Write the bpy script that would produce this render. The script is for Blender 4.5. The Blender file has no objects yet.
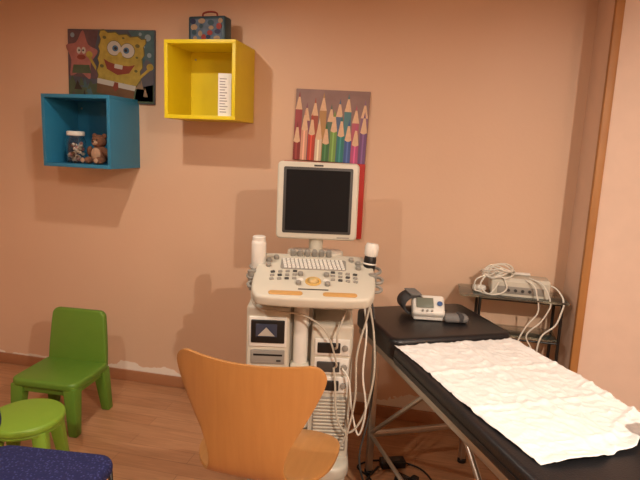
import bpy, bmesh, math, random
from mathutils import Vector, Matrix
random.seed(7)
sc = bpy.context.scene
COL = sc.collection
R = math.radians
YAW = 12.0
cs, sn = math.cos(R(YAW)), math.sin(R(YAW))
def W(r, F):      # survey frame (room diagonal) -> room axes
    return (r*cs - F*sn, r*sn + F*cs)

# ---------------------------------------------------------------- materials
def lin(c):
    o = []
    for v in c:
        v = v/255.0
        o.append(v/12.92 if v <= 0.04045 else ((v+0.055)/1.055)**2.4)
    return (*o, 1.0)
MATS = {}
def mat(name, col, rough=0.5, metal=0.0, var=0.06, nscale=12.0, bump=0.0, trans=0.0, coat=0.0, emit=0.0, spec=0.5):
    if name in MATS: return MATS[name]
    m = bpy.data.materials.new(name); m.use_nodes = True
    nt = m.node_tree; b = nt.nodes['Principled BSDF']
    c = lin(col)
    tc = nt.nodes.new('ShaderNodeTexCoord')
    no = nt.nodes.new('ShaderNodeTexNoise'); no.inputs['Scale'].default_value = nscale
    no.inputs['Detail'].default_value = 4
    nt.links.new(tc.outputs['Object'], no.inputs['Vector'])
    mx = nt.nodes.new('ShaderNodeMix'); mx.data_type = 'RGBA'
    mx.inputs[6].default_value = tuple(max(0, v*(1-var)) for v in c[:3])+(1,)
    mx.inputs[7].default_value = tuple(min(1, v*(1+var)) for v in c[:3])+(1,)
    nt.links.new(no.outputs['Fac'], mx.inputs[0])
    nt.links.new(mx.outputs[2], b.inputs['Base Color'])
    b.inputs['Roughness'].default_value = rough
    b.inputs['Metallic'].default_value = metal
    b.inputs['Transmission Weight'].default_value = trans
    b.inputs['Coat Weight'].default_value = coat
    b.inputs['Specular IOR Level'].default_value = spec
    if emit:
        b.inputs['Emission Color'].default_value = c
        b.inputs['Emission Strength'].default_value = emit
    if bump:
        bp = nt.nodes.new('ShaderNodeBump'); bp.inputs['Strength'].default_value = bump
        bp.inputs['Distance'].default_value = 0.01
        nt.links.new(no.outputs['Fac'], bp.inputs['Height'])
        nt.links.new(bp.outputs['Normal'], b.inputs['Normal'])
    MATS[name] = m
    return m

def wall_mat():
    m = bpy.data.materials.new('peach_paint'); m.use_nodes = True
    nt = m.node_tree; b = nt.nodes['Principled BSDF']
    b.inputs['Roughness'].default_value = 0.5
    tc = nt.nodes.new('ShaderNodeTexCoord')
    n1 = nt.nodes.new('ShaderNodeTexNoise'); n1.inputs['Scale'].default_value = 1.6; n1.inputs['Detail'].default_value = 5
    nt.links.new(tc.outputs['Object'], n1.inputs['Vector'])
    mx = nt.nodes.new('ShaderNodeMix'); mx.data_type = 'RGBA'
    mx.inputs[6].default_value = lin((218,183,154)); mx.inputs[7].default_value = lin((227,193,165))
    nt.links.new(n1.outputs['Fac'], mx.inputs[0])
    # flaking paint just above the skirting, showing white filler
    sp = nt.nodes.new('ShaderNodeSeparateXYZ'); nt.links.new(tc.outputs['Object'], sp.inputs[0])
    n2 = nt.nodes.new('ShaderNodeTexNoise'); n2.inputs['Scale'].default_value = 3.2; n2.inputs['Detail'].default_value = 7
    nt.links.new(tc.outputs['Object'], n2.inputs['Vector'])
    mr = nt.nodes.new('ShaderNodeMapRange'); mr.inputs['From Min'].default_value = 0.20; mr.inputs['From Max'].default_value = 0.08
    mr.inputs['To Min'].default_value = -0.34; mr.inputs['To Max'].default_value = 0.12
    nt.links.new(sp.outputs['Z'], mr.inputs['Value'])
    ad = nt.nodes.new('ShaderNodeMath'); ad.operation = 'ADD'
    nt.links.new(n2.outputs['Fac'], ad.inputs[0]); nt.links.new(mr.outputs['Result'], ad.inputs[1])
    gt = nt.nodes.new('ShaderNodeMath'); gt.operation = 'GREATER_THAN'; gt.inputs[1].default_value = 0.545
    nt.links.new(ad.outputs[0], gt.inputs[0])
    m2 = nt.nodes.new('ShaderNodeMix'); m2.data_type = 'RGBA'; m2.inputs[7].default_value = lin((242,232,220))
    nt.links.new(gt.outputs[0], m2.inputs[0]); nt.links.new(mx.outputs[2], m2.inputs[6])
    nt.links.new(m2.outputs[2], b.inputs['Base Color'])
    n3 = nt.nodes.new('ShaderNodeTexNoise'); n3.inputs['Scale'].default_value = 60
    nt.links.new(tc.outputs['Object'], n3.inputs['Vector'])
    bp = nt.nodes.new('ShaderNodeBump'); bp.inputs['Strength'].default_value = 0.06; bp.inputs['Distance'].default_value = 0.01
    nt.links.new(n3.outputs['Fac'], bp.inputs['Height']); nt.links.new(bp.outputs['Normal'], b.inputs['Normal'])
    return m

def floor_mat():
    m = bpy.data.materials.new('laminate_floor'); m.use_nodes = True
    nt = m.node_tree; b = nt.nodes['Principled BSDF']
    b.inputs['Roughness'].default_value = 0.36
    tc = nt.nodes.new('ShaderNodeTexCoord')
    mp = nt.nodes.new('ShaderNodeMapping')
    nt.links.new(tc.outputs['Object'], mp.inputs[0])
    br = nt.nodes.new('ShaderNodeTexBrick')
    br.inputs['Scale'].default_value = 1.0
    br.inputs['Brick Width'].default_value = 0.75; br.inputs['Row Height'].default_value = 0.095
    br.inputs['Mortar Size'].default_value = 0.0013; br.inputs['Mortar Smooth'].default_value = 0.3
    br.inputs['Color1'].default_value = lin((190,144,108)); br.inputs['Color2'].default_value = lin((180,132,96))
    br.inputs['Mortar'].default_value = lin((140,98,70))
    nt.links.new(mp.outputs[0], br.inputs['Vector'])
    mp2 = nt.nodes.new('ShaderNodeMapping'); mp2.inputs['Scale'].default_value = (1.2, 14, 1)
    nt.links.new(tc.outputs['Object'], mp2.inputs[0])
    no = nt.nodes.new('ShaderNodeTexNoise'); no.inputs['Scale'].default_value = 3; no.inputs['Detail'].default_value = 6; no.inputs['Distortion'].default_value = 1.0
    nt.links.new(mp2.outputs[0], no.inputs['Vector'])
    cr = nt.nodes.new('ShaderNodeValToRGB')
    cr.color_ramp.elements[0].position = 0.3; cr.color_ramp.elements[0].color = (0.78,0.74,0.70,1)
    cr.color_ramp.elements[1].position = 0.7; cr.color_ramp.elements[1].color = (1.05,1.04,1.03,1)
    nt.links.new(no.outputs['Fac'], cr.inputs[0])
    mx = nt.nodes.new('ShaderNodeMix'); mx.data_type = 'RGBA'; mx.blend_type = 'MULTIPLY'; mx.inputs[0].default_value = 1
    nt.links.new(br.outputs['Color'], mx.inputs[6]); nt.links.new(cr.outputs[0], mx.inputs[7])
    nt.links.new(mx.outputs[2], b.inputs['Base Color'])
    return m

def wood_mat(name, c1, c2, scale=(2,2,12), rough=0.35, coat=0.3):
    m = bpy.data.materials.new(name); m.use_nodes = True
    nt = m.node_tree; b = nt.nodes['Principled BSDF']
    b.inputs['Roughness'].default_value = rough; b.inputs['Coat Weight'].default_value = coat
    tc = nt.nodes.new('ShaderNodeTexCoord'); mp = nt.nodes.new('ShaderNodeMapping'); mp.inputs['Scale'].default_value = scale
    nt.links.new(tc.outputs['Object'], mp.inputs[0])
    no = nt.nodes.new('ShaderNodeTexNoise'); no.inputs['Scale'].default_value = 3; no.inputs['Detail'].default_value = 5; no.inputs['Distortion'].default_value = .6
    nt.links.new(mp.outputs[0], no.inputs['Vector'])
    mx = nt.nodes.new('ShaderNodeMix'); mx.data_type = 'RGBA'; mx.inputs[6].default_value = lin(c1); mx.inputs[7].default_value = lin(c2)
    nt.links.new(no.outputs['Fac'], mx.inputs[0]); nt.links.new(mx.outputs[2], b.inputs['Base Color'])
    return m

def fabric_mat():
    m = bpy.data.materials.new('navy_fabric'); m.use_nodes = True
    nt = m.node_tree; b = nt.nodes['Principled BSDF']; b.inputs['Roughness'].default_value = 0.95
    tc = nt.nodes.new('ShaderNodeTexCoord'); vo = nt.nodes.new('ShaderNodeTexVoronoi'); vo.inputs['Scale'].default_value = 90
    nt.links.new(tc.outputs['Object'], vo.inputs['Vector'])
    cr = nt.nodes.new('ShaderNodeValToRGB')
    cr.color_ramp.elements[0].position = 0.15; cr.color_ramp.elements[0].color = lin((60,64,122))
    cr.color_ramp.elements[1].position = 0.4; cr.color_ramp.elements[1].color = lin((26,30,80))
    nt.links.new(vo.outputs['Distance'], cr.inputs[0]); nt.links.new(cr.outputs[0], b.inputs['Base Color'])
    bp = nt.nodes.new('ShaderNodeBump'); bp.inputs['Strength'].default_value = .4; bp.inputs['Distance'].default_value = .004
    nt.links.new(vo.outputs['Distance'], bp.inputs['Height']); nt.links.new(bp.outputs['Normal'], b.inputs['Normal'])
    return m

M_WALL = wall_mat(); M_FLOOR = floor_mat()
M_TRIM = wood_mat('trim_wood', (160,106,56), (184,130,74), (3,3,1.5), .5, 0)
M_BASE = wood_mat('baseboard_wood', (160,110,78), (180,128,92), (2,2,10))
M_PLY = wood_mat('beech_ply', (162,110,58), (182,130,72), (14,1.5,1.5), .4, .2)
M_NAVY = fabric_mat()
M_CREAM = mat('cream_plastic', (204,199,184), 0.42)
M_GREY = mat('grey_plastic', (146,142,134), 0.5)
M_DGREY = mat('dark_grey_plastic', (62,60,58), 0.5)
M_BLACK = mat('black_plastic', (20,20,21), 0.4)
M_SCREEN = mat('dark_screen_glass', (22,20,21), 0.6, spec=.15)
M_METAL = mat('brushed_steel', (190,186,178), 0.3, metal=0.9)
M_WHITE = mat('white_plastic', (226,223,215), 0.4)
M_VINYL = mat('black_vinyl', (27,27,30), 0.36, nscale=150, bump=0.12)
M_PAPER = mat('white_paper', (236,236,234), 0.9, var=0.02, nscale=45, bump=0.4)
M_GREEN = mat('green_plastic', (96,136,44), 0.45)
M_LGREEN = mat('light_green_plastic', (128,166,52), 0.45)
M_TAN = mat('tan_grip', (200,154,92), 0.5)
M_GLASS = mat('smoked_glass', (196,208,198), 0.04, trans=.95)

# ---------------------------------------------------------------- mesh helpers
def empty(name, loc=(0,0,0), rz=0.0, parent=None, rot=None):
    e = bpy.data.objects.new(name, None); COL.objects.link(e)
    e.location = loc; e.rotation_euler = rot if rot else (0,0,R(rz)); e.empty_display_size = 0.1
    if parent: e.parent = parent
    return e
def finish(name, bm, m, parent=None, smooth=True, mats=None):
    bmesh.ops.recalc_face_normals(bm, faces=bm.faces[:])
    me = bpy.data.meshes.new(name); bm.to_mesh(me); bm.free()
    for mm in (mats or [m]): me.materials.append(mm)
    if smooth:
        me.polygons.foreach_set('use_smooth', [True]*len(me.polygons))
        try: me.set_sharp_from_angle(angle=R(35))
        except Exception: pass
    ob = bpy.data.objects.new(name, me); COL.objects.link(ob)
    if parent: ob.parent = parent
    return ob
def T(loc, rot=(0,0,0)):
    from mathutils import Euler
    return Matrix.Translation(Vector(loc)) @ Euler(rot).to_matrix().to_4x4()
def addbox(bm, size, loc, rot=(0,0,0), bevel=0.0, seg=2):
    b2 = bmesh.new(); bmesh.ops.create_cube(b2, size=1.0)
    bmesh.ops.scale(b2, vec=Vector(size), verts=b2.verts)
    if bevel > 0:
        bmesh.ops.bevel(b2, geom=b2.edges[:], offset=min(bevel, min(size)*0.49), segments=seg, affect='EDGES', profile=0.5)
    bmesh.ops.transform(b2, matrix=T(loc, rot), verts=b2.verts)
    me = bpy.data.meshes.new('t'); b2.to_mesh(me); b2.free(); bm.from_mesh(me); bpy.data.meshes.remove(me)
def box(parent, name, size, loc, m, bevel=0.0, rot=(0,0,0), seg=3):
    bm = bmesh.new(); addbox(bm, size, loc, rot, bevel, seg); return finish(name, bm, m, parent)
def bx(parent, name, x0, x1, y0, y1, z0, z1, m, bevel=0.0, rot=(0,0,0)):
    return box(parent, name, (x1-x0, y1-y0, z1-z0), ((x0+x1)/2, (y0+y1)/2, (z0+z1)/2), m, bevel, rot)
def addcyl(bm, r, h, loc, rot=(0,0,0), r2=None, seg=32, bevel=0.0):
    b2 = bmesh.new(); bmesh.ops.create_cone(b2, cap_ends=True, segments=seg, radius1=r, radius2=r if r2 is None else r2, depth=h)
    if bevel:
        ed = [e for e in b2.edges if abs(e.verts[0].co.z-e.verts[1].co.z) < 1e-6]
        bmesh.ops.bevel(b2, geom=ed, offset=bevel, segments=3, affect='EDGES', profile=0.5)
    bmesh.ops.transform(b2, matrix=T(loc, rot), verts=b2.verts)
    me = bpy.data.meshes.new('t'); b2.to_mesh(me); b2.free(); bm.from_mesh(me); bpy.data.meshes.remove(me)
def cyl(parent, name, r, h, loc, m, rot=(0,0,0), r2=None, seg=32, bevel=0.0):
    bm = bmesh.new(); addcyl(bm, r, h, loc, rot, r2, seg, bevel); return finish(name, bm, m, parent)
def ell(parent, name, rad, loc, m, rot=(0,0,0), seg=24):
    bm = bmesh.new(); bmesh.ops.create_uvsphere(bm, u_segments=seg, v_segments=seg//2, radius=1)
    bmesh.ops.scale(bm, vec=Vector(rad), verts=bm.verts)
    bmesh.ops.transform(bm, matrix=T(loc, rot), verts=bm.verts); return finish(name, bm, m, parent)
def torus(parent, name, R1, r, loc, m, rot=(0,0,0)):
    bm = bmesh.new(); n1, n2 = 36, 10; vs = []
    for i in range(n1):
        a = 2*math.pi*i/n1
        vs.append([bm.verts.new(((R1+r*math.cos(2*math.pi*j/n2))*math.cos(a), (R1+r*math.cos(2*math.pi*j/n2))*math.sin(a), r*math.sin(2*math.pi*j/n2))) for j in range(n2)])
    for i in range(n1):
        for j in range(n2):
            bm.faces.new((vs[i][j], vs[(i+1)%n1][j], vs[(i+1)%n1][(j+1)%n2], vs[i][(j+1)%n2]))
    bmesh.ops.transform(bm, matrix=T(loc, rot), verts=bm.verts); return finish(name, bm, m, parent)
def lathe(parent, name, prof, loc, m, seg=32):
    bm = bmesh.new(); rows = []
    for (r, z) in prof:
        if r < 1e-5: rows.append([bm.verts.new((0,0,z))]*seg)
        else: rows.append([bm.verts.new((r*math.cos(2*math.pi*i/seg), r*math.sin(2*math.pi*i/seg), z)) for i in range(seg)])
    for a, b in zip(rows[:-1], rows[1:]):
        for i in range(seg):
            q = []
            for v in (a[i], a[(i+1)%seg], b[(i+1)%seg], b[i]):
                if v not in q: q.append(v)
            if len(q) > 2: bm.faces.new(q)
    bmesh.ops.transform(bm, matrix=T(loc), verts=bm.verts); return finish(name, bm, m, parent)
def spline(pts, n=10, cyclic=False):
    P = [Vector(p) for p in pts]; out = []; N = len(P)
    rng = N if cyclic else N-1
    for i in range(rng):
        if cyclic: a, b, c, d = P[(i-1)%N], P[i], P[(i+1)%N], P[(i+2)%N]
        else: a, b, c, d = P[max(i-1,0)], P[i], P[i+1], P[min(i+2,N-1)]
        for k in range(n):
            t = k/n
            out.append(0.5*((2*b)+(c-a)*t+(2*a-5*b+4*c-d)*t*t+(3*b-a-3*c+d)*t**3))
    if not cyclic: out.append(P[-1])
    return out
def tube(parent, name, pts, r, m, smooth=True, cyclic=False, seg=10, n=8):
    P = spline(pts, n, cyclic) if smooth else [Vector(p) for p in pts]
    cu = bpy.data.curves.new(name, 'CURVE'); cu.dimensions = '3D'; cu.bevel_depth = r; cu.bevel_resolution = 3; cu.use_fill_caps = True
    s = cu.splines.new('POLY'); s.points.add(len(P)-1)
    for i, p in enumerate(P): s.points[i].co = (*p, 1)
    s.use_cyclic_u = cyclic
    tmp = bpy.data.objects.new('t', cu); COL.objects.link(tmp)
    dg = bpy.context.evaluated_depsgraph_get(); me = bpy.data.meshes.new_from_object(tmp.evaluated_get(dg))
    bpy.data.objects.remove(tmp); bpy.data.curves.remove(cu)
    me.name = name; me.materials.clear(); me.materials.append(m)
    me.polygons.foreach_set('use_smooth', [True]*len(me.polygons))
    ob = bpy.data.objects.new(name, me); COL.objects.link(ob)
    if parent: ob.parent = parent
    return ob
def prism(parent, name, pts, lo, hi, m, axis='z', bevel=0.0, mtx=None, seg=2):
    """polygon extruded along axis; axis z: pts=(x,y); y: pts=(x,z); x: pts=(y,z)"""
    bm = bmesh.new()
    def P(p, t):
        return {'z': (p[0], p[1], t), 'y': (p[0], t, p[1]), 'x': (t, p[0], p[1])}[axis]
    a = [bm.verts.new(P(p, lo)) for p in pts]; b = [bm.verts.new(P(p, hi)) for p in pts]
    f1 = bm.faces.new(a); f2 = bm.faces.new(b[::-1]); n = len(pts)
    for i in range(n): bm.faces.new((a[i], b[i], b[(i+1)%n], a[(i+1)%n]))
    bmesh.ops.recalc_face_normals(bm, faces=bm.faces[:])
    if bevel:
        bmesh.ops.bevel(bm, geom=list(set(f1.edges[:]+f2.edges[:])), offset=bevel, segments=seg, affect='EDGES', profile=0.5)
    if mtx: bmesh.ops.transform(bm, matrix=mtx, verts=bm.verts)
    return finish(name, bm, m, parent)
def rrect(w, h, r, cx=0, cy=0, n=6):
    o = []
    for (sx, sy, a0) in ((1,1,0), (-1,1,90), (-1,-1,180), (1,-1,270)):
        for i in range(n+1):
            a = R(a0+90*i/n); o.append((cx+sx*(w/2-r)+r*math.cos(a), cy+sy*(h/2-r)+r*math.sin(a)))
    return o
def disc(cx, cy, rx, ry=None, n=24):
    ry = ry or rx
    return [(cx+rx*math.cos(2*math.pi*i/n), cy+ry*math.sin(2*math.pi*i/n)) for i in range(n)]

# ---------------------------------------------------------------- room
D = 3.06; XL, XR, YB, ZC = -3.1, 1.35, -1.4, 2.46
bx(None, 'floor', XL-.1, XR+.1, YB-.1, D+.1, -.1, 0, M_FLOOR)
bx(None, 'ceiling', XL-.1, XR+.1, YB-.1, D+.1, ZC, ZC+.1, mat('ceiling_paint', (186,162,140), .8))  # out of view; colour darkened so it bounces less fill light
bx(None, 'wall_back', XL, .72, D, D+.1, 0, ZC, M_WALL)
bx(None, 'wall_left', XL-.1, XL, YB, D+.1, 0, ZC, M_WALL)
bx(None, 'wall_right', XR, XR+.1, YB, 2.73, 0, ZC, M_WALL)
bx(None, 'wall_front', XL-.1, XR+.1, YB-.1, YB, 0, ZC, mat('fill_cut_wall', (150,120,96), .6))  # unseen wall behind the camera, colour made dark to reduce bounced fill
bx(None, 'wall_alcove', .72, XR+.1, 2.73, D+.1, 0, ZC, mat('pale_paint', (228,200,180), .5))
bx(None, 'trim_1', .712, .748, 2.712, 2.745, 0, ZC, M_TRIM, .003)
bx(None, 'baseboard_back', XL, .72, D-.014, D, 0, .075, M_BASE, .003)
bx(None, 'baseboard_left', XL, XL+.014, YB, D-.014, 0, .075, M_BASE, .003)
bx(None, 'baseboard_right', XR-.014, XR, YB, 2.73, 0, .075, M_BASE, .003)
bx(None, 'baseboard_alcove', .752, XR-.014, 2.716, 2.73, 0, .075, M_BASE, .003)

# ---------------------------------------------------------------- wall cubes
def cube_shelf(name, x0, x1, z0, z1, dep, m, tilt=0):
    w, h = x1-x0, z1-z0; t = .02
    e = empty(name, ((x0+x1)/2, D, z0))
    bx(e, 'bottom_panel', -w/2, w/2, -dep, 0, 0, t, m, .001)
    bx(e, 'top_panel', -w/2, w/2, -dep, 0, h-t, h, m, .001)
    bx(e, 'left_panel', -w/2, -w/2+t, -dep, 0, t, h-t, m, .001)
    bx(e, 'right_panel', w/2-t, w/2, -dep, 0, t, h-t, m, .001)
    bx(e, 'back_panel', -w/2+t, w/2-t, -.012, 0, t, h-t, m)
    for sx in (-1, 1):
        cyl(e, 'bracket_screw', .006, .004, (sx*(w/2-.05), -.014, h-.06), M_METAL, rot=(R(90),0,0), seg=12)
    return e
cube_shelf('yellow_wall_cube', -1.49, -1.08, 1.725, 2.138, .3, mat('yellow_lacquer', (228,206,28), .45))
cube_shelf('blue_wall_cube', -2.26, -1.82, 1.428, 1.84, .31, mat('blue_lacquer', (44,124,162), .45))

# booklet in the yellow cube
e = empty('info_leaflet', (-1.155, 2.80, 1.7455), rz=14)
prism(e, 'card', [(-.035,0),(.035,0),(.035,.225),(-.035,.225)], -.0015, .0015, M_PAPER, 'y')
prism(e, 'fold', [(-.035,0),(.035,0),(.035,.225),(-.035,.225)], .0, .002, M_PAPER, 'y', mtx=T((0,.02,0),(R(-6),0,0)))
mi = mat('print_grey', (150,148,152), .8)
for i in range(13):
    w = random.uniform(.014,.026)
    prism(e, 'text_line', [(-.027,.02+i*.0145),(-.027+2*w,.02+i*.0145),(-.027+2*w,.025+i*.0145),(-.027,.025+i*.0145)], -.0022, -.0015, mi, 'y')

# lunch box on the yellow cube
e = empty('toy_lunch_box', (-1.30, 2.93, 2.1385), rz=-4)
mt = mat('teal_tin', (44,76,92), .4); mr_ = mat('red_print', (150,50,44), .5)
box(e, 'case', (.225,.085,.148), (0,0,.074), mt, .012)
prism(e, 'front_picture', rrect(.19,.112,.01,0,.074), -.045, -.042, mat('blue_print', (84,104,128), .5, var=.5, nscale=30), 'y')
mtn = mat('tan_print', (160,136,110), .5, var=.3, nscale=60); mnv = mat('navy_print',(36,44,80),.5)
for i in range(16):
    px, pz = -.075+.05*(i%4)+random.uniform(-.012,.012), .032+.028*(i//4)+random.uniform(-.006,.006)
    prism(e, 'picture_figure', disc(px,pz,random.uniform(.010,.022),random.uniform(.010,.018),12), -.0465-.0004*(i%4), -.0445, [mtn,mr_,mnv,mtn,mt][i%5], 'y')
tube(e, 'handle', [(-.045,0,.145),(-.04,0,.17),(0,0,.178),(.04,0,.17),(.045,0,.145)], .005, mr_)

# glass jar + teddy in blue cube
e = empty('glass_jar', (-2.13, 2.87, 1.4485)); e.scale = (1.25,)*3
lathe(e, 'jar_body', [(0,0),(.04,0),(.046,.01),(.046,.10),(.038,.118),(.038,.13),(.035,.13),(.035,.117),(.043,.099),(.043,.011),(.038,.004),(0,.004)], (0,0,0), mat('clear_glass', (238,240,240), .03, trans=1.0))
cyl(e, 'lid', .041, .022, (0,0,.139), M_WHITE, bevel=.004)
msw = [mat('sweet_brown', (150,104,76), .5), mat('sweet_pink', (214,150,148), .5), mat('sweet_cream', (232,220,204), .5)]
for k in range(48):
    a = random.uniform(0,6.28); rr_ = .033*math.sqrt(random.random()); 
    ell(e, 'sweet', (.009,.008,.008), (rr_*math.cos(a), rr_*math.sin(a), .013+.0017*k), msw[[0,2,1,2,2][k%5]], (a,0,a), 10)
e = empty('teddy_bear', (-1.97, 2.87, 1.4485), rz=-6); e.scale = (1.12,)*3
mb = mat('brown_plush', (124,82,60), .95, nscale=120, bump=.6, var=.3); mb2 = mat('muzzle_plush', (180,146,120), .95, nscale=90, bump=.4)
ell(e, 'torso', (.046,.04,.05), (0,0,.05), mb); ell(e, 'head', (.04,.036,.036), (0,-.004,.118), mb)
ell(e, 'belly_patch', (.03,.012,.034), (0,-.032,.052), mb2)
ell(e, 'muzzle', (.017,.015,.013), (0,-.036,.111), mb2); ell(e, 'nose', (.006,.005,.005), (0,-.05,.116), M_BLACK)
for s in (-1,1):
    ell(e, 'ear', (.014,.009,.014), (s*.031,0,.147), mb); ell(e, 'eye', (.004,.004,.004), (s*.014,-.037,.127), M_BLACK)
    ell(e, 'arm', (.015,.018,.034), (s*.05,-.014,.064), mb, (R(30),R(s*-22),0)); ell(e, 'leg', (.019,.038,.019), (s*.032,-.045,.02), mb, (0,0,R(s*-14)))
    ell(e, 'foot_pad', (.013,.004,.013), (s*.042,-.082,.02), mb2)

# ---------------------------------------------------------------- posters
def flat(e, name, pts, layer, m):
    prism(e, name, pts, -.016-layer*.0008, -.0145-(layer-1)*.0008, m, 'y')
e = empty('cartoon_poster', (-2.0, D, 2.035), rot=(0, R(1.0), 0))
box(e, 'canvas', (.59,.015,.43), (0,-.0075,0), mat('poster_blue', (80,84,96), .6, var=.55, nscale=9), .002)
my = mat('cartoon_yellow', (170,150,68), .6, var=.45, nscale=28); mp = mat('cartoon_pink', (164,106,100), .6, var=.35, nscale=26); mw = mat('cartoon_white', (188,186,178), .6)
mk = mat('cartoon_dark', (50,40,38), .6); mbr = mat('cartoon_brown', (110,80,56), .6, var=.3); mol = mat('cartoon_olive', (100,96,58), .6); mbl = mat('cartoon_blue', (70,108,140), .6)
mrd = mat('cartoon_red', (132,62,50), .6, var=.3); mgr = mat('cartoon_green', (78,92,70), .6, var=.4, nscale=20)
mplum = mat('cartoon_plum', (98,76,82), .6, var=.4, nscale=25); mteal = mat('cartoon_teal', (72,104,112), .6, var=.4, nscale=25); msand = mat('cartoon_sand', (144,124,100), .6, var=.3)
flat(e, 'backdrop_left', [(-.29,.21),(-.08,.21),(-.12,.05),(-.07,-.08),(-.29,-.06)], 0.3, mplum)
flat(e, 'backdrop_right', [(.12,.21),(.29,.21),(.29,-.02),(.18,-.05),(.2,.1)], 0.3, mteal)
flat(e, 'seabed', [(-.29,-.21),(.29,-.21),(.29,-.10),(.1,-.14),(-.05,-.09),(-.2,-.13),(-.29,-.08)], 1, mgr)
flat(e, 'rock', [(.16,-.2),(.285,-.2),(.285,.02),(.24,.05),(.2,-.02)], 1, mat('cartoon_grey',(90,90,98),.6,var=.3))
for i in range(26):
    x_ = random.uniform(-.27,.26); z_ = random.uniform(-.20,-.10); w_ = random.uniform(.012,.03)
    flat(e, 'seaweed', [(x_-w_,z_-.008),(x_+w_,z_-.01),(x_+w_*.3,z_+.02),(x_-w_*.2,z_+.045)], 1.2+.02*i, [msand,mteal,mplum,mgr,mk][i%5])
for (cx,cy,r) in ((.25,.17,.02),(.22,.12,.012),(-.06,.19,.015),(.26,.07,.014),(-.26,.18,.014),(.2,.19,.01)): flat(e, 'bubble', disc(cx,cy,r), 1, mat('bubble_blue',(134,158,170),.5))
cx, cy = -.20, .055; star = []
for i in range(10):
    a = R(84+36*i); r = .155 if i%2==0 else .095
    star.append((cx+r*.75*math.cos(a), cy+r*math.sin(a)))
star = [tuple(v[:2]) for v in spline([(p[0],p[1],0) for p in star], 4, True)]
flat(e, 'starfish', star, 1.2, mp)
for s in (-1,1): flat(e, 'starfish_eye', disc(cx+s*.017,cy+.035,.014,.02), 2, mw); flat(e, 'starfish_pupil', disc(cx+s*.014,cy+.035,.006), 3, mk)
flat(e, 'starfish_mouth', disc(cx,cy-.005,.03,.015), 2, mrd); flat(e, 'starfish_shorts', [(cx-.055,cy-.05),(cx+.055,cy-.05),(cx+.066,cy-.1),(cx-.066,cy-.1)], 2, mgr)
ox, oz = .045, -.005
def S(pts, k=1.12):      # sponge drawn slightly tilted on the poster
    o = []
    for p in pts:
        X, Z = (p[0]-.055)*k*1.12, p[1]*k
        t = R(-9); o.append((X*math.cos(t)-Z*math.sin(t)+ox+.01, X*math.sin(t)+Z*math.cos(t)+oz))
    return o
bxp = []
for i in range(48):
    t = i/48*4; k = int(t); f = t-k; wv = .006*math.sin(i*2.1)
    p = [(-.12+.24*f, .15+wv), (.12+wv, .15-.25*f), (.105-.21*f, -.10+wv), (-.105-.015*f+wv, -.10+.25*f)][k]
    bxp.append((p[0]+.055, p[1]+.02))
flat(e, 'sponge_outline', S(bxp,1.16), 1.9, mol)
flat(e, 'sponge_body', S(bxp), 2.1, my)
for (hx,hy,hr) in ((-.04,.14,.010),(.14,.13,.012),(.15,.0,.009),(-.035,-.01,.011),(.06,.155,.007),(.145,.07,.007)): flat(e, 'sponge_hole', S(disc(hx,hy,hr,hr*.8)), 3, mol)
for s in (-1,1):
    flat(e, 'sponge_eye_rim', S(disc(.055+s*.036,.095,.040)), 2.8, mol)
    flat(e, 'sponge_eye', S(disc(.055+s*.036,.095,.037)), 3, mw); flat(e, 'sponge_iris', S(disc(.055+s*.030,.095,.016)), 4, mbl); flat(e, 'sponge_pupil', S(disc(.055+s*.028,.095,.008)), 5, mk)
flat(e, 'sponge_nose', S(disc(.055,.062,.013,.02)), 5, my)
flat(e, 'sponge_mouth', S([(-.03,.03),(.0,.018),(.055,.012),(.11,.018),(.14,.03),(.115,-.02),(.055,-.04),(-.005,-.02)]), 3, mrd)
flat(e, 'sponge_teeth', S(rrect(.044,.022,.003,.055,.004)), 4, mw)
flat(e, 'sponge_shirt', S([(-.05,-.078),(.16,-.078),(.158,-.105),(-.048,-.105)]), 4, mw)
flat(e, 'sponge_trousers', S([(-.048,-.105),(.158,-.105),(.155,-.155),(-.045,-.155)]), 4, mbr)
flat(e, 'sponge_tie', S([(.045,-.08),(.065,-.08),(.07,-.11),(.055,-.13),(.04,-.11)]), 5, mrd)
for s in (-1,1):
    flat(e, 'sponge_arm', S([(.055+s*.12,-.02),(.055+s*.16,.03),(.055+s*.17,.02),(.055+s*.12,-.04)]), 2, my)
    flat(e, 'sponge_hand', S(disc(.055+s*.165,.035,.018)), 3, my)

# pencils poster
e = empty('pencil_poster', (-.614, D, 1.72), rot=(0, R(1.5), 0))
box(e, 'canvas', (.425,.015,.40), (0,-.0075,0), mat('poster_mauve', (150,122,118), .6, var=.3, nscale=9), .002)
wood = mat('pencil_wood', (226,190,156), .6, var=.15, nscale=60)
cols = [(160,76,80),(140,90,110),(170,90,72),(186,144,94),(100,120,104),(94,114,146),(90,134,140),(186,100,116),(144,108,136)]
for i, c in enumerate(cols):            # back row
    m = mat('pencil_back_%d'%i, c, .5); x = -.19+i*.0475; tp = .185-.03*((i*5)%3); w = .02
    flat(e, 'back_pencil_tip', [(x-.005,tp-.03),(x+.005,tp-.03),(x,tp)], 2, m)
    flat(e, 'back_pencil_cone', [(x-w,tp-.10),(x+w,tp-.10),(x+.005,tp-.03),(x-.005,tp-.03)], 1, wood)
    flat(e, 'back_pencil_body', [(x-w,-.195),(x+w,-.195),(x+w,tp-.10),(x-w,tp-.10)], 1, m)
cols = [(140,60,56),(214,160,136),(190,76,60),(220,200,176),(74,120,74),(124,160,84),(60,130,124),(74,98,156),(190,90,134),(120,86,130)]
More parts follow.
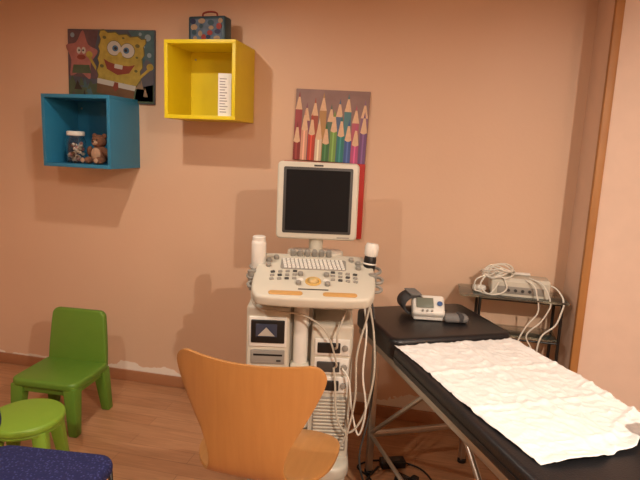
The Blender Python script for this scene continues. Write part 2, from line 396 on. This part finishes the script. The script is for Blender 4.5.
for i, c in enumerate(cols):            # front row
    m = mat('pencil_front_%d'%i, c, .5); x = -.192+i*.0427; tp = .03+.035*((i*7)%4)/1.5-.01; w = .019
    flat(e, 'pencil_tip', [(x-.006,tp-.035),(x+.006,tp-.035),(x,tp)], 4, m)
    flat(e, 'pencil_cone', [(x-w,tp-.115),(x,tp-.125),(x+w,tp-.115),(x+.006,tp-.035),(x-.006,tp-.035)], 4, wood)
    flat(e, 'pencil_body', [(x-w,-.198),(x+w,-.198),(x+w,tp-.115),(x,tp-.125),(x-w,tp-.115)], 4, m)
    flat(e, 'pencil_edge', [(x-.005,-.198),(x+.004,-.198),(x+.004,tp-.122),(x-.005,tp-.122)], 5, mat('pencil_hl_%d'%i, tuple(min(255,int(v*1.15+12)) for v in c), .5))
e = empty('red_notice_board', (-.642, D, 1.302))
box(e, 'panel', (.475,.02,.43), (0,-.01,0), mat('red_lacquer', (186,40,30), .5), .002)
box(e, 'felt_insert', (.40,.003,.38), (0,-.0205,0), mat('red_felt', (164,36,30), .9), .0)

# ---------------------------------------------------------------- child chair
def leg(bm, top, bot, st, sb):
    vs = []
    for (c, s) in ((top, st), (bot, sb)):
        vs.append([bm.verts.new((c[0]+dx*s, c[1]+dy*s, c[2])) for dx, dy in ((-1,-1),(1,-1),(1,1),(-1,1))])
    a, b = vs; fs = [bm.faces.new(a), bm.faces.new(b[::-1])]
    for i in range(4): fs.append(bm.faces.new((a[i], b[i], b[(i+1)%4], a[(i+1)%4])))
    bmesh.ops.recalc_face_normals(bm, faces=fs)
    bmesh.ops.bevel(bm, geom=list({ed for f in fs for ed in f.edges}), offset=.008, segments=2, affect='EDGES', profile=.5)
e = empty('child_chair', (-2.0, 2.50, 0), rz=3)
prism(e, 'seat', rrect(.39,.35,.05), .255, .300, M_GREEN, 'z', .014, seg=3)
bm = bmesh.new()
for sx in (-1,1):
    leg(bm, (sx*.155,-.135,.27), (sx*.175,-.155,0), .036, .025)
    leg(bm, (sx*.155,.14,.27), (sx*.175,.165,0), .036, .025)
finish('legs', bm, M_GREEN, e)
for sx in (-1,1): prism(e, 'side_apron', [(-.14,.27),(.14,.27),(.14,.20),(.10,.225),(-.10,.225),(-.14,.20)], sx*.165-.012, sx*.165+.012, M_GREEN, 'x', .004)
for sy in (-.145,.145): prism(e, 'cross_apron', [(-.16,.27),(.16,.27),(.16,.20),(.11,.225),(-.11,.225),(-.16,.20)], sy-.012, sy+.012, M_GREEN, 'y', .004)
bp = [(-.185,.0),(.185,.0),(.182,.10),(.172,.24)]
for i in range(7): a = R(i*15); bp.append((.125+.042*math.cos(a), .285+.042*math.sin(a)))
for i in range(7): a = R(90+i*15); bp.append((-.125+.042*math.cos(a), .285+.042*math.sin(a)))
bp += [(-.172,.24),(-.182,.10)]
prism(e, 'backrest', bp, -.02, .02, M_GREEN, 'y', .011, mtx=T((0,.155,.275),(R(-6),0,0)), seg=3)

e = empty('child_stool', (-1.802, 2.0, 0), rz=20)
prism(e, 'seat', disc(0,0,.168,n=48), .272, .310, M_LGREEN, 'z', .013, seg=3)
torus(e, 'seat_rim', .150, .012, (0,0,.268), M_LGREEN)
bm = bmesh.new()
for sx in (-1,1):
    for sy in (-1,1): leg(bm, (sx*.092,sy*.092,.275), (sx*.122,sy*.122,0), .032, .023)
finish('legs', bm, M_LGREEN, e)

# ---------------------------------------------------------------- plywood swivel chair
cp = [(.205,.480,.215),(.14,.491,.240),(.05,.493,.254),(-.05,.489,.246),(-.12,.488,.212),(-.17,.498,.168),(-.208,.53,.140),(-.226,.585,.130),(-.236,.66,.150),(-.243,.74,.190),(-.249,.82,.228),(-.253,.885,.252),(-.255,.945,.256)]
rows = spline(cp, 8)
L = [0]
for a, b in zip(rows[:-1], rows[1:]): L.append(L[-1]+math.hypot(b.x-a.x, b.y-a.y))
tot = L[-1]
def samp(s):
    for i in range(len(L)-1):
        if s <= L[i+1] or i == len(L)-2:
            f = (s-L[i])/(L[i+1]-L[i]); return rows[i].lerp(rows[i+1], min(1, max(0, f)))
ss = sorted(set([round(tot*i/70, 5) for i in range(71)] + [.001,.003,.007,.012,.018,.026,.036,tot-.001,tot-.003,tot-.006,tot-.010,tot-.015,tot-.021,tot-.028]))
bm = bmesh.new(); g = []
for s in ss:
    p = samp(s); w = p.z
    if s < .12: w = w-.12+math.sqrt(max(0,.12**2-(.12-s)**2))
    e_ = tot-s; rr = .055
    if e_ < rr: w = w-rr+math.sqrt(max(0,rr**2-(rr-e_)**2))
    bk = min(1, max(0, (s-.40)/.18)); row = []
    for j in range(25):
        q = -1+2*j/24; x = q*w
        curve = (x/.25)**2
        row.append(bm.verts.new((x, p.x+bk*curve*.055, p.y+(1-bk)*curve*.014 + bk*(-.012*(1-curve)*min(1,max(0,(s-tot+.15)/.15))))))
    g.append(row)
for i in range(len(g)-1):
    for j in range(24): bm.faces.new((g[i][j], g[i][j+1], g[i+1][j+1], g[i+1][j]))
e = empty('plywood_swivel_chair', (-.53, 1.73, 0), rz=-2)
ob = finish('seat_shell', bm, M_PLY, e)
so = ob.modifiers.new('thick', 'SOLIDIFY'); so.thickness = .011; so.offset = 0
bv = ob.modifiers.new('bev', 'BEVEL'); bv.width = .003; bv.segments = 2; bv.limit_method = 'ANGLE'; bv.angle_limit = R(50)
cyl(e, 'mounting_plate', .09, .012, (0,0,.478), M_METAL, bevel=.003)
cyl(e, 'gas_column', .024, .25, (0,0,.35), M_METAL); cyl(e, 'column_sleeve', .032, .18, (0,0,.19), M_BLACK)
for i in range(5):
    a = R(72*i+18); c, s_ = math.cos(a), math.sin(a)
    box(e, 'base_arm', (.27,.034,.026), (c*.145, s_*.145, .092), M_METAL, .008, (0,R(5),a))
    cyl(e, 'caster_wheel', .026, .036, (c*.275, s_*.275, .026), M_BLACK, rot=(R(90),0,a), bevel=.006)
    cyl(e, 'caster_stem', .008, .06, (c*.275, s_*.275, .066), M_METAL)
cyl(e, 'hub', .042, .06, (0,0,.095), M_METAL, bevel=.01)

# ---------------------------------------------------------------- navy visitor chair (back towards the left)
px_, py_ = W(-.970, 1.595)
e = empty('navy_visitor_chair', (px_, py_, 0), rz=12-90-6)
prism(e, 'seat_cushion', rrect(.48,.48,.07), .40, .455, M_NAVY, 'z', .022, seg=4)
prism(e, 'seat_pan', rrect(.44,.44,.06), .383, .405, M_BLACK, 'z', .004)
prism(e, 'back_cushion', rrect(.46,.34,.07,0,.68), -.025, .025, M_NAVY, 'y', .02, mtx=T((0,-.14,0),(R(9),0,0)) , seg=4)
for s in (-1,1):
    tube(e, 'frame_leg', [(s*.215,.22,.012),(s*.215,.215,.39),(s*.215,.16,.392),(s*.215,-.19,.392),(s*.215,-.225,.42),(s*.215,-.25,.62),(s*.215,-.275,.78)], .011, M_BLACK, smooth=False)
    tube(e, 'rear_leg', [(s*.215,-.16,.392),(s*.215,-.26,.012)], .011, M_BLACK, smooth=False)
tube(e, 'cross_bar', [(-.215,-.16,.385),(.215,-.16,.385)], .010, M_BLACK, smooth=False)
tube(e, 'cross_bar', [(-.215,.19,.385),(.215,.19,.385)], .010, M_BLACK, smooth=False)

# ---------------------------------------------------------------- examination couch
TL, TW, TH = 1.85, .60, .78
CO = (-.36, 2.635); CR = R(27.2); HZ = TH+.024
def couch(a, b): return (CO[0]+a*math.cos(CR)+b*math.sin(CR), CO[1]+a*math.sin(CR)-b*math.cos(CR))
e = empty('examination_couch', (*CO, 0), rz=27.2)
prism(e, 'mattress', rrect(TW,TL-.50,.03,TW/2,-.50-(TL-.50)/2), .705, TH, M_VINYL, 'z', .018, seg=4)
prism(e, 'headrest', rrect(TW,.495,.05,TW/2,-.2475), .705, HZ, M_VINYL, 'z', .022, seg=4)
prism(e, 'piping', rrect(TW+.006,TL-.50,.03,TW/2,-.50-(TL-.50)/2), .736, .742, M_BLACK, 'z')
for x in (.03, TW-.03): bx(e, 'side_rail', x-.015, x+.015, -TL+.03, -.03, .672, .706, M_METAL, .004)
for y in (-.045, -.5, -1.1, -TL+.045): bx(e, 'cross_rail', .045, TW-.045, y-.015, y+.015, .672, .704, M_METAL, .004)
for y in (-.22, -1.55):
    for x in (.04, TW-.04):
        bx(e, 'leg', x-.015, x+.015, y-.015, y+.015, .02, .673, M_METAL, .004)
        cyl(e, 'foot', .022, .02, (x,y,.010), M_BLACK, bevel=.004)
    bx(e, 'leg_brace', .055, TW-.055, y-.012, y+.012, .20, .225, M_METAL, .003)
for x in (.04, TW-.04):
    tube(e, 'diagonal_brace', [(x,-.22,.22),(x,-.75,.672)], .010, M_METAL, smooth=False)
    tube(e, 'diagonal_brace', [(x,-1.55,.22),(x,-1.05,.672)], .010, M_METAL, smooth=False)
    tube(e, 'long_brace', [(x,-.22,.212),(x,-1.55,.212)], .010, M_METAL, smooth=False)

# paper sheet, rumpled
e = empty('paper_sheet', (*CO, 0), rz=27.2)
bm = bmesh.new(); NX, NY = 90, 130; g = []
from mathutils import noise
for j in range(NY+1):
    v = j/NY; row = []
    for i in range(NX+1):
        u = i/NX
        b = .512 + v*(.885 + .012*math.sin(u*7) - .14*max(0,(u-.60)/.40)) + .003*math.sin(u*23)*v
        a = .005+.006*math.sin(v*7) + .050*v + u*(.560 - .008*math.sin(v*9) - .022*v) + .003*math.sin(v*27)*u
        n1 = noise.noise(Vector((a*7, b*7, 1))); n2 = noise.noise(Vector((a*19, b*16, 5))); n3 = noise.noise(Vector((a*45, b*45, 9)))
        h = .0018 + .0038*(1-abs(n1))**6 + .0045*max(0,1-abs(n2)*3.2)**2 + .0022*(n3+.5)
        h += .006*math.exp(-((b-.80)/.012)**2)+.006*math.exp(-((b-1.08)/.012)**2)+.005*math.exp(-((a-.30-.02*v)/.011)**2)
        h += .010*math.exp(-((u-1)/.05)**2)*(0.5+.5*math.sin(v*12)) + .014*math.exp(-((v-1)/.03)**2)*abs(math.sin(u*7))
        h += .008*math.exp(-((v-.93+.04*u)/.012)**2)*u
        row.append(bm.verts.new((a, -b, TH+max(.0015,h))))
    g.append(row)
for j in range(NY):
    for i in range(NX): bm.faces.new((g[j][i], g[j][i+1], g[j+1][i+1], g[j+1][i]))
ob = finish('sheet', bm, M_PAPER, e); so = ob.modifiers.new('t','SOLIDIFY'); so.thickness = .0015; so.offset = 1

# blood-pressure monitor resting on the headrest
bx_, by_ = W(.535, 2.50)
BP = empty('blood_pressure_monitor', (bx_, by_, HZ+.002), rz=8)
box(BP, 'body', (.155,.11,.06), (.0,0,.055), M_WHITE, .016, (R(42),0,0))
box(BP, 'screen', (.080,.055,.004), (-.018,-.024,.084), mat('lcd_grey', (118,124,112), .3), .002, (R(42),0,0))
cyl(BP, 'button', .013,.006, (.052,-.026,.083), mat('button_blue',(60,90,140),.4), rot=(R(42),0,0), bevel=.002)
for i in range(3): cyl(BP, 'small_button', .005,.006, (-.03+.022*i,-.057,.055), M_GREY, rot=(R(42),0,0), seg=16)
box(BP, 'foot', (.14,.10,.03), (0,.01,.016), M_WHITE, .006)
mc = mat('grey_nylon', (66,65,66), .85, nscale=80, bump=.3); mcl = mat('light_nylon', (122,120,118), .85, nscale=80, bump=.3)
CU = empty('pressure_cuff', (-.07,.055,.003), rz=12, parent=BP)
bm = bmesh.new(); P = []
for i in range(60):
    a = i/60*2*math.pi*2.1; r = .058-.010*i/60
    P.append((r*1.1*math.cos(a), r*.9*math.sin(a)+.055))
va = [bm.verts.new((p[0], -.06, p[1])) for p in P]; vb = [bm.verts.new((p[0], .06, p[1])) for p in P]
for i in range(59): bm.faces.new((va[i], va[i+1], vb[i+1], vb[i]))
ob = finish('rolled_band', bm, mc, CU); so = ob.modifiers.new('t','SOLIDIFY'); so.thickness = .004
box(CU, 'velcro_flap', (.055,.12,.006), (.0,0,.110), mcl, .002)
PD = empty('cuff_end', (.13,-.03,.0), rz=6, parent=BP)
box(PD, 'pad', (.115,.065,.036), (0,0,.019), mcl, .015); box(PD, 'strap', (.028,.07,.042), (.02,0,.022), mc, .012)
tube(BP, 'rubber_hose', [(.07,.04,.03),(.10,.08,.02),(.04,.12,.02),(-.04,.11,.03)], .004, M_DGREY)

# ---------------------------------------------------------------- glass side table
e = empty('glass_side_table', (.445, 2.92, 0)); gz = .878; GT = e
mgf = mat('black_metal', (30,28,27), .35)
prism(e, 'glass_top', rrect(.54,.245,.02,-.014,0), gz-.008, gz, M_GLASS, 'z', .002)
prism(e, 'lower_shelf', rrect(.41,.20,.02,.02,0), .665, .672, M_GLASS, 'z', .002)
prism(e, 'bottom_shelf', rrect(.41,.20,.02,.02,0), .195, .202, M_GLASS, 'z', .002)
for sx in (-.178,.225):
    for sy in (-1,1):
        tube(e, 'leg', [(sx,sy*.092,.0),(sx,sy*.092,gz-.008)], .008, mgf, smooth=False)
for z in (gz-.016, .655, .185):
    for sy in (-1,1): tube(e, 'rail', [(-.178,sy*.092,z),(.225,sy*.092,z)], .0055, mgf, smooth=False)
    for sx in (-.178,.225): tube(e, 'rail', [(sx,-.092,z),(sx,.092,z)], .0055, mgf, smooth=False)
mcw = mat('white_cable', (222,218,206), .45)
g0 = gz
def drape(top, low, r=.0038): tube(FD, 'cable_end', [(p[0]-.01,p[1]-.015,p[2]) for p in top], r, mcw); tube(GT, 'draped_cable', [(p[0],p[1],g0+p[2]) for p in low], r, mcw)

FD = empty('fetal_doppler', (.455, 2.935, gz+.001), rz=0)
prism(FD, 'case', [(-.085,0),(.085,0),(.085,.055),(.03,.092),(-.07,.092),(-.085,.075)], -.135, .155, M_CREAM, 'x', .01, seg=3)
box(FD, 'front_panel', (.23,.004,.038), (.01,-.087,.033), M_GREY, .001)
for i in range(4): cyl(FD, 'control', .008,.008, (-.05+.035*i,-.091,.033), M_DGREY, rot=(R(90),0,0), seg=16)
box(FD, 'top_handle', (.12,.03,.014), (.01,.03,.099), M_WHITE, .006)
box(FD, 'transducer', (.07,.035,.03), (-.19,-.02,.016), M_WHITE, .01)
for i in range(7):
    P = []
    for k in range(12):
        a = 2*math.pi*k/12
        P.append((-.10+(.07+.010*math.sin(i*2.3))*math.cos(a)+.012*math.sin(i*3), -.03+(.055+.006*math.cos(i))*math.sin(a), .100+i*.006+.012*math.sin(a*2+i)-.02*(math.cos(a)<-.5)))
    tube(FD, 'coiled_cable', P, .0042, mcw, cyclic=True, n=4)
tube(FD, 'coiled_cable', [(-.16,-.05,.10),(-.19,-.08,.05),(-.16,-.095,.008),(-.10,-.10,.008),(-.06,-.095,.04),(-.08,-.09,.10)], .0042, mcw)
tube(FD, 'coiled_cable', [(-.13,-.05,.11),(-.21,-.06,.07),(-.215,-.05,.012),(-.19,-.07,.008),(-.14,-.10,.008),(-.10,-.09,.07)], .0042, mcw)
drape([(.04,-.06,.09),(.08,-.105,.07),(.095,-.118,.02),(.10,-.124,.005)], [(.10,-.139,-.002),(.10,-.14,-.06),(.05,-.14,-.14),(.02,-.14,-.24),(.06,-.13,-.34),(.03,-.125,-.45)])
drape([(.06,-.05,.10),(.12,-.10,.08),(.15,-.118,.03),(.158,-.124,.005)], [(.158,-.139,-.002),(.155,-.14,-.03),(.12,-.145,-.10),(.06,-.14,-.18),(.10,-.13,-.28),(.08,-.125,-.45)])
drape([(.14,-.03,.07),(.19,-.06,.06),(.215,-.11,.03),(.22,-.124,.005)], [(.22,-.139,-.002),(.215,-.14,-.03),(.19,-.145,-.11),(.13,-.14,-.18),(.12,-.13,-.30),(.14,-.125,-.45)], .0044)

# ---------------------------------------------------------------- ultrasound cart
x, y = W(-.075, 2.50)
U = empty('ultrasound_machine', (x, y, 0), rz=YAW)
prism(U, 'base', rrect(.48,.60,.08,.01,.0), .105, .175, M_CREAM, 'z', .02, seg=3)
for sx in (-1,1):
    for sy in (-1,1):
        c = (sx*.20+.01, sy*.245)
        for d in (-.014,.014): cyl(U, 'caster_wheel', .05, .018, (c[0]+d,c[1],.05), M_GREY, rot=(0,R(90),0), bevel=.004)
        cyl(U, 'caster_fork', .024, .05, (c[0],c[1],.092), M_CREAM, bevel=.006)
bx(U, 'rear_housing', -.245, .25, .02, .27, .16, .945, M_CREAM, .035)
bx(U, 'left_tower', -.24, -.045, -.20, .06, .16, .895, M_CREAM, .018)
bx(U, 'right_tower', .055, .245, -.20, .06, .16, .82, M_CREAM, .018)
bx(U, 'centre_recess', -.05, .06, -.135, .05, .16, .90, M_GREY, .01)
cyl(U, 'lift_column', .034, .50, (.005,-.145,.70), M_WHITE, bevel=.004)
bx(U, 'column_cover', -.04, .05, -.185,-.12,.30,.62, M_CREAM, .012)
bx(U, 'printer_bezel', -.226,-.057,-.207,-.195,.705,.845, M_WHITE, .004)
bx(U, 'printer', -.217,-.066,-.214,-.20,.725,.832, M_BLACK, .004)
bx(U, 'printer_window', -.195,-.10,-.216,-.213,.755,.815, mat('blue_window',(60,66,84),.2), .001)
prism(U, 'printer_emblem', [(-.185,.76),(-.11,.76),(-.148,.80)], -.2175,-.2155, mat('emblem_grey',(176,170,160),.4), 'y')
bx(U, 'disc_drive', -.217,-.064,-.209,-.198,.625,.690, M_GREY, .003)
bx(U, 'disc_slot', -.205,-.074,-.211,-.208,.664,.672, M_BLACK)
bx(U, 'disc_tray_button', -.10,-.08,-.212,-.208,.638,.646, M_DGREY)
bx(U, 'panel_lip', -.218,-.06,-.206,-.198,.60,.608, M_DGREY)
bx(U, 'storage_door', -.217,-.064,-.207,-.198,.25,.58, M_CREAM, .006)
bx(U, 'door_pull', -.17,-.11,-.211,-.205,.545,.56, M_GREY, .002)
o = .022
for i, z in enumerate((.715,.625,.535)):
    bx(U, 'port_frame', .05+o,.208+o,-.210,-.197,z-.038,z+.040, M_WHITE, .005)
    bx(U, 'probe_port', .062+o,.165+o,-.218,-.207,z-.024,z+.024, M_BLACK if i != 1 else M_DGREY, .004)
    cyl(U, 'port_lock', .014,.014,(.186+o,-.213,z), M_GREY, rot=(R(90),0,0), seg=20, bevel=.002)
bx(U, 'vent_frame', .05+o,.208+o,-.207,-.197,.21,.475, M_GREY, .004)
bm = bmesh.new()
for i in range(15): addbox(bm, (.146,.006,.007), (.129+o,-.209,.225+.0168*i), (R(25),0,0))
finish('vent_slats', bm, M_CREAM, U)
bm = bmesh.new()
for i in range(9): addbox(bm, (.006,.18,.006), (-.246,.15,.35+.03*i))
finish('side_vent', bm, M_DGREY, U)
prism(U, 'deck', rrect(.40,.34,.06,0,.06), .93, .955, M_CREAM, 'z', .01, seg=3)
cyl(U, 'swivel', .075, .08, (.03,.0,.965), M_GREY, bevel=.01)
C = empty('control_panel', (.05,-.165,1.02), parent=U, rot=(R(18),0,0))
out = [(-.20,.185),(.19,.185),(.235,.17),(.27,.12),(.278,.02),(.272,-.10),(.25,-.165),(.20,-.19),(.0,-.198),(-.20,-.19),(-.245,-.165),(-.262,-.10),(-.262,.02),(-.25,.12),(-.235,.165)]
prism(C, 'console', [tuple(v[:2]) for v in spline([(p[0],p[1],0) for p in out], 4, True)], -.028, .022, M_CREAM, 'z', .012, seg=3)
prism(C, 'console_underside', rrect(.42,.28,.05), -.06, -.026, M_GREY, 'z', .01)
for sx in (-1,1):
    prism(C, 'palm_grip', rrect(.145,.030,.014, sx*.115+.004, -.158), .020, .0245, M_TAN, 'z', .001)
prism(C, 'key_field', rrect(.30,.095,.015, 0,.085), .021, .024, M_GREY, 'z')
bm = bmesh.new()
for r_ in range(5):
    for c_ in range(15): addbox(bm, (.0145,.0125,.006), (-.132+.0188*c_+.003*r_-.006, .120-.0175*r_, .026), bevel=.0015, seg=1)
finish('keyboard_keys', bm, M_WHITE, C)
bm = bmesh.new()
for i in range(6): addcyl(bm, .0125, .032, (-.10+.034*i,.167,.036), seg=20, bevel=.002)
finish('tgc_knobs', bm, M_GREY, C)
bm = bmesh.new(); bm2 = bmesh.new()
for sx in (-1,1):
    for i in range(4):
        for j in range(3):
            addbox(bm if (i+j)%3 else bm2, (.019,.014,.007), (sx*(.085+.033*i)+.004, .018-.030*j-.008*i*.5, .025), (0,0,R(-sx*6*i)), .002, 1)
finish('function_buttons', bm, M_GREY, C); finish('function_buttons_dark', bm2, M_DGREY, C)
bm = bmesh.new()
for (a_, b_) in ((-.205,.10),(-.205,.06),(.205,.10),(.205,.06),(-.175,.13),(.175,.13),(-.055,-.01),(.06,-.01),(-.06,-.085),(.065,-.085)):
    addcyl(bm, .012, .016, (a_,b_,.029), seg=20, bevel=.002)
finish('rotary_knobs', bm, M_GREY, C)
torus(C, 'trackball_ring', .030, .006, (.003,-.06,.022), mat('amber_ring', (206,166,90), .4))
ell(C, 'trackball', (.023,.023,.018), (.003,-.06,.022), mat('amber_ball',(196,170,116),.25))
bm = bmesh.new()
for sx in (-1,1): addbox(bm, (.03,.020,.007), (.003+sx*.058,-.055,.025), (0,0,R(-sx*20)), .004, 2)
finish('select_buttons', bm, M_WHITE, C)
bx(C, 'front_status_strip', -.06,.07,-.128,-.120,.020,.023, M_DGREY)
for sx, nm in ((-1,'left'),(1,'right')):
    xs = .27*sx
    torus(C, 'probe_holder', .030, .007, (xs+.01,.09,.0), M_GREY); torus(C, 'probe_holder', .026, .007, (xs+.008*sx+.01,.015,-.005), M_GREY)
    torus(C, 'probe_holder', .024, .007, (xs+.01,-.055,-.008), M_GREY)
    box(C, 'holder_arm', (.03,.19,.012), (xs-.022*sx+.01,.02,-.01), M_GREY, .004)
lathe(U, 'gel_bottle', [(0,0),(.031,0),(.034,.006),(.034,.12),(.032,.130),(.030,.132),(.030,.150),(.026,.154),(0,.154)], (-.205,-.075,1.035), M_WHITE)
PT = empty('probe_tilted', (.300,-.08,.995), parent=U, rot=(R(-4),R(6),0))
lathe(PT, 'probe_body', [(0,0),(.014,0),(.022,.02),(.028,.06),(.029,.105),(.026,.12),(0,.12)], (0,0,0), M_BLACK)
lathe(PT, 'probe_head', [(0,.118),(.024,.118),(.031,.128),(.032,.165),(.027,.180),(0,.182)], (0,0,0), M_WHITE)
torus(PT, 'probe_band', .0285, .004, (0,0,.085), M_WHITE)
lathe(U, 'spare_probe', [(0,-.03),(.012,-.03),(.015,.0),(.018,.05),(.020,.065),(0,.07)], (.32,-.155,.985), M_GREY)
lathe(U, 'spare_probe', [(0,-.03),(.012,-.03),(.015,.0),(.018,.05),(.020,.06),(0,.065)], (-.225,-.16,.985), M_GREY)
prism(U, 'monitor_foot', rrect(.27,.14,.05,.055,.06), 1.075, 1.105, M_CREAM, 'z', .008)
cyl(U, 'monitor_neck', .035, .14, (.055,.12,1.13), M_CREAM)
bx(U, 'rear_arm', -.0,.11,.02,.17,.93,1.09, M_CREAM, .02)
MN = empty('monitor', (.055,.10,1.343), parent=U, rot=(R(-3),0,0))
prism(MN, 'monitor_shell', rrect(.392,.372,.022), -.03, .03, M_CREAM, 'y', .010, seg=3)
prism(MN, 'monitor_back', rrect(.30,.28,.03), .028, .075, M_CREAM, 'y', .015)
prism(MN, 'inner_bezel', rrect(.332,.318,.008,0,.002), -.0325, -.028, M_DGREY, 'y', .001)
prism(MN, 'screen', rrect(.306,.292,.004,0,.002), -.0345, -.031, M_SCREEN, 'y')
bx(MN, 'brand_strip', -.022,.022,-.0312,-.029,.166,.174, M_DGREY)
bx(MN, 'monitor_controls', .10,.16,-.0312,-.029,-.176,-.170, M_GREY)
mcg = mat('grey_cable', (186,178,162), .5)
tube(U, 'probe_cable', [(.31,-.08,1.0),(.31,-.12,.93),(.335,-.20,.78),(.34,-.25,.60),(.30,-.27,.42),(.24,-.27,.34),(.185,-.26,.40),(.17,-.235,.55),(.16,-.219,.625)], .005, mcg)
tube(U, 'probe_cable', [(.32,-.155,.955),(.30,-.20,.86),(.26,-.25,.70),(.26,-.27,.50),(.22,-.28,.31),(.14,-.27,.22),(.07,-.26,.28),(.06,-.24,.42),(.12,-.22,.53)], .005, mcg)
tube(U, 'probe_cable', [(.24,-.15,.96),(.20,-.22,.88),(.17,-.26,.80),(.17,-.26,.74),(.16,-.22,.715)], .005, mcg)
tube(U, 'probe_cable', [(.28,-.12,.96),(.30,-.21,.80),(.29,-.26,.62),(.31,-.28,.46),(.285,-.27,.33),(.25,-.26,.44),(.23,-.25,.58),(.20,-.22,.62)], .0045, mcw)
tube(U, 'power_cable', [(.30,.06,.98),(.345,-.02,.84),(.36,-.10,.62),(.34,-.18,.40),(.30,-.22,.20),(.33,-.20,.05),(.36,-.10,.008),(.42,.0,.007)], .005, M_DGREY)
tube(U, 'probe_cable', [(-.225,-.16,.96),(-.20,-.22,.90),(-.10,-.24,.885),(.02,-.24,.87),(.12,-.25,.80),(.17,-.24,.66),(.165,-.22,.625)], .0045, mcg)

# ---------------------------------------------------------------- floor clutter
x, y = W(.215, 2.14)
e = empty('foot_pedal', (x, y, 0), rz=14)
prism(e, 'housing', [(-.10,0),(.10,0),(.10,.02),(.03,.045),(-.08,.05),(-.10,.03)], -.04,.04, M_BLACK, 'x', .006)
box(e, 'treadle', (.06,.12,.008), (0,-.0,.052), M_DGREY, .003, (R(-7),0,0))
x, y = W(.52, 2.30)
e = empty('power_strip', (x, y, 0), rz=-30)
box(e, 'housing', (.26,.055,.04), (0,0,.0205), M_BLACK, .008)
for i in range(4): cyl(e, 'socket', .019,.004,(-.09+.06*i,0,.042), M_DGREY, seg=24)
box(e, 'plug', (.035,.035,.035), (-.03,0,.06), M_BLACK, .008)
x, y = W(.42, 2.52)
e = empty('power_adapter', (x, y, 0), rz=20)
box(e, 'brick', (.13,.06,.04), (0,0,.0205), M_BLACK, .008)
box(e, 'label', (.07,.035,.001), (0,0,.0408), M_DGREY)
e = empty('floor_cables', (0,0,0))
def fc(pts, m=M_BLACK, r=.0045): tube(e, 'cable', [(*W(a,b), r+z) for a,b,z in pts], r, m)
fc([(.24,2.25,.0),(.30,2.38,0),(.24,2.50,0),(.36,2.56,0),(.42,2.46,.01),(.50,2.40,0),(.40,2.32,.0),(.30,2.22,0),(.42,2.12,0),(.52,2.20,0)])
fc([(.26,2.12,0),(.36,2.05,0),(.50,2.06,0),(.58,2.16,0),(.50,2.22,0),(.38,2.18,.008),(.34,2.08,.008),(.44,2.00,0),(.62,2.05,0)])
fc([(.47,2.56,0),(.56,2.50,0),(.60,2.40,0),(.58,2.30,0)])
fc([(.30,2.02,0),(.34,2.16,.01),(.46,2.26,.008),(.50,2.12,.009),(.40,1.98,0)], M_DGREY)

# handbag at the foot of the couch
hx, hy = couch(.47, 1.45)
e = empty('brown_handbag', (hx, hy, TH+.0005), rz=27.2+90)
mlb = mat('brown_leather', (98,72,48), .5, nscale=60, bump=.2)
prism(e, 'bag_body', [(-.10,0),(.10,0),(.105,.05),(.085,.11),(-.085,.11),(-.105,.05)], -.04,.04, mlb, 'y', .014, seg=3)
tube(e, 'strap', [(-.06,0,.105),(-.04,0,.15),(0,0,.165),(.04,0,.15),(.06,0,.105)], .006, mlb)

# ---------------------------------------------------------------- lights
def downlight(i, x, y, power, size=.06, col=(1.0,.885,.75)):
    nm = 'ceiling_downlight' if i == 0 else 'ceiling_downlight.%03d'%i
    e = empty(nm, (x, y, ZC))
    torus(e, 'ring', size*.72, .008, (0,0,-.006), M_METAL)
    cyl(e, 'lens', size*.62, .004, (0,0,-.003), mat('lamp_lens', (255,226,190), .5, emit=3))
    ld = bpy.data.lights.new('lamp', 'AREA'); ld.shape = 'DISK'; ld.size = size; ld.energy = power; ld.color = col
    lo = bpy.data.objects.new('lamp', ld); COL.objects.link(lo); lo.parent = e; lo.location = (0,0,-.02)
downlight(0, -1.38, 1.95, 12)
downlight(1, -1.15, .50, 22)
downlight(2, 1.05, .10, 88)
downlight(3, .50, 1.75, 4)
w = bpy.data.worlds.new('World'); sc.world = w; w.use_nodes = True
w.node_tree.nodes['Background'].inputs[0].default_value = (.9,.8,.7,1); w.node_tree.nodes['Background'].inputs[1].default_value = .1

# ---------------------------------------------------------------- camera
cd = bpy.data.cameras.new('camera'); cd.lens = 535/640*36; cd.sensor_width = 36; cd.clip_start = .02
co = bpy.data.objects.new('camera', cd); COL.objects.link(co)
mtx = Matrix.Rotation(R(YAW),4,'Z') @ Matrix.Rotation(R(90-9.8),4,'X') @ Matrix.Rotation(R(2.4),4,'Z')
mtx.translation = Vector((0,0,1.6)); co.matrix_world = mtx
sc.camera = co
sc.view_settings.view_transform = 'Standard'
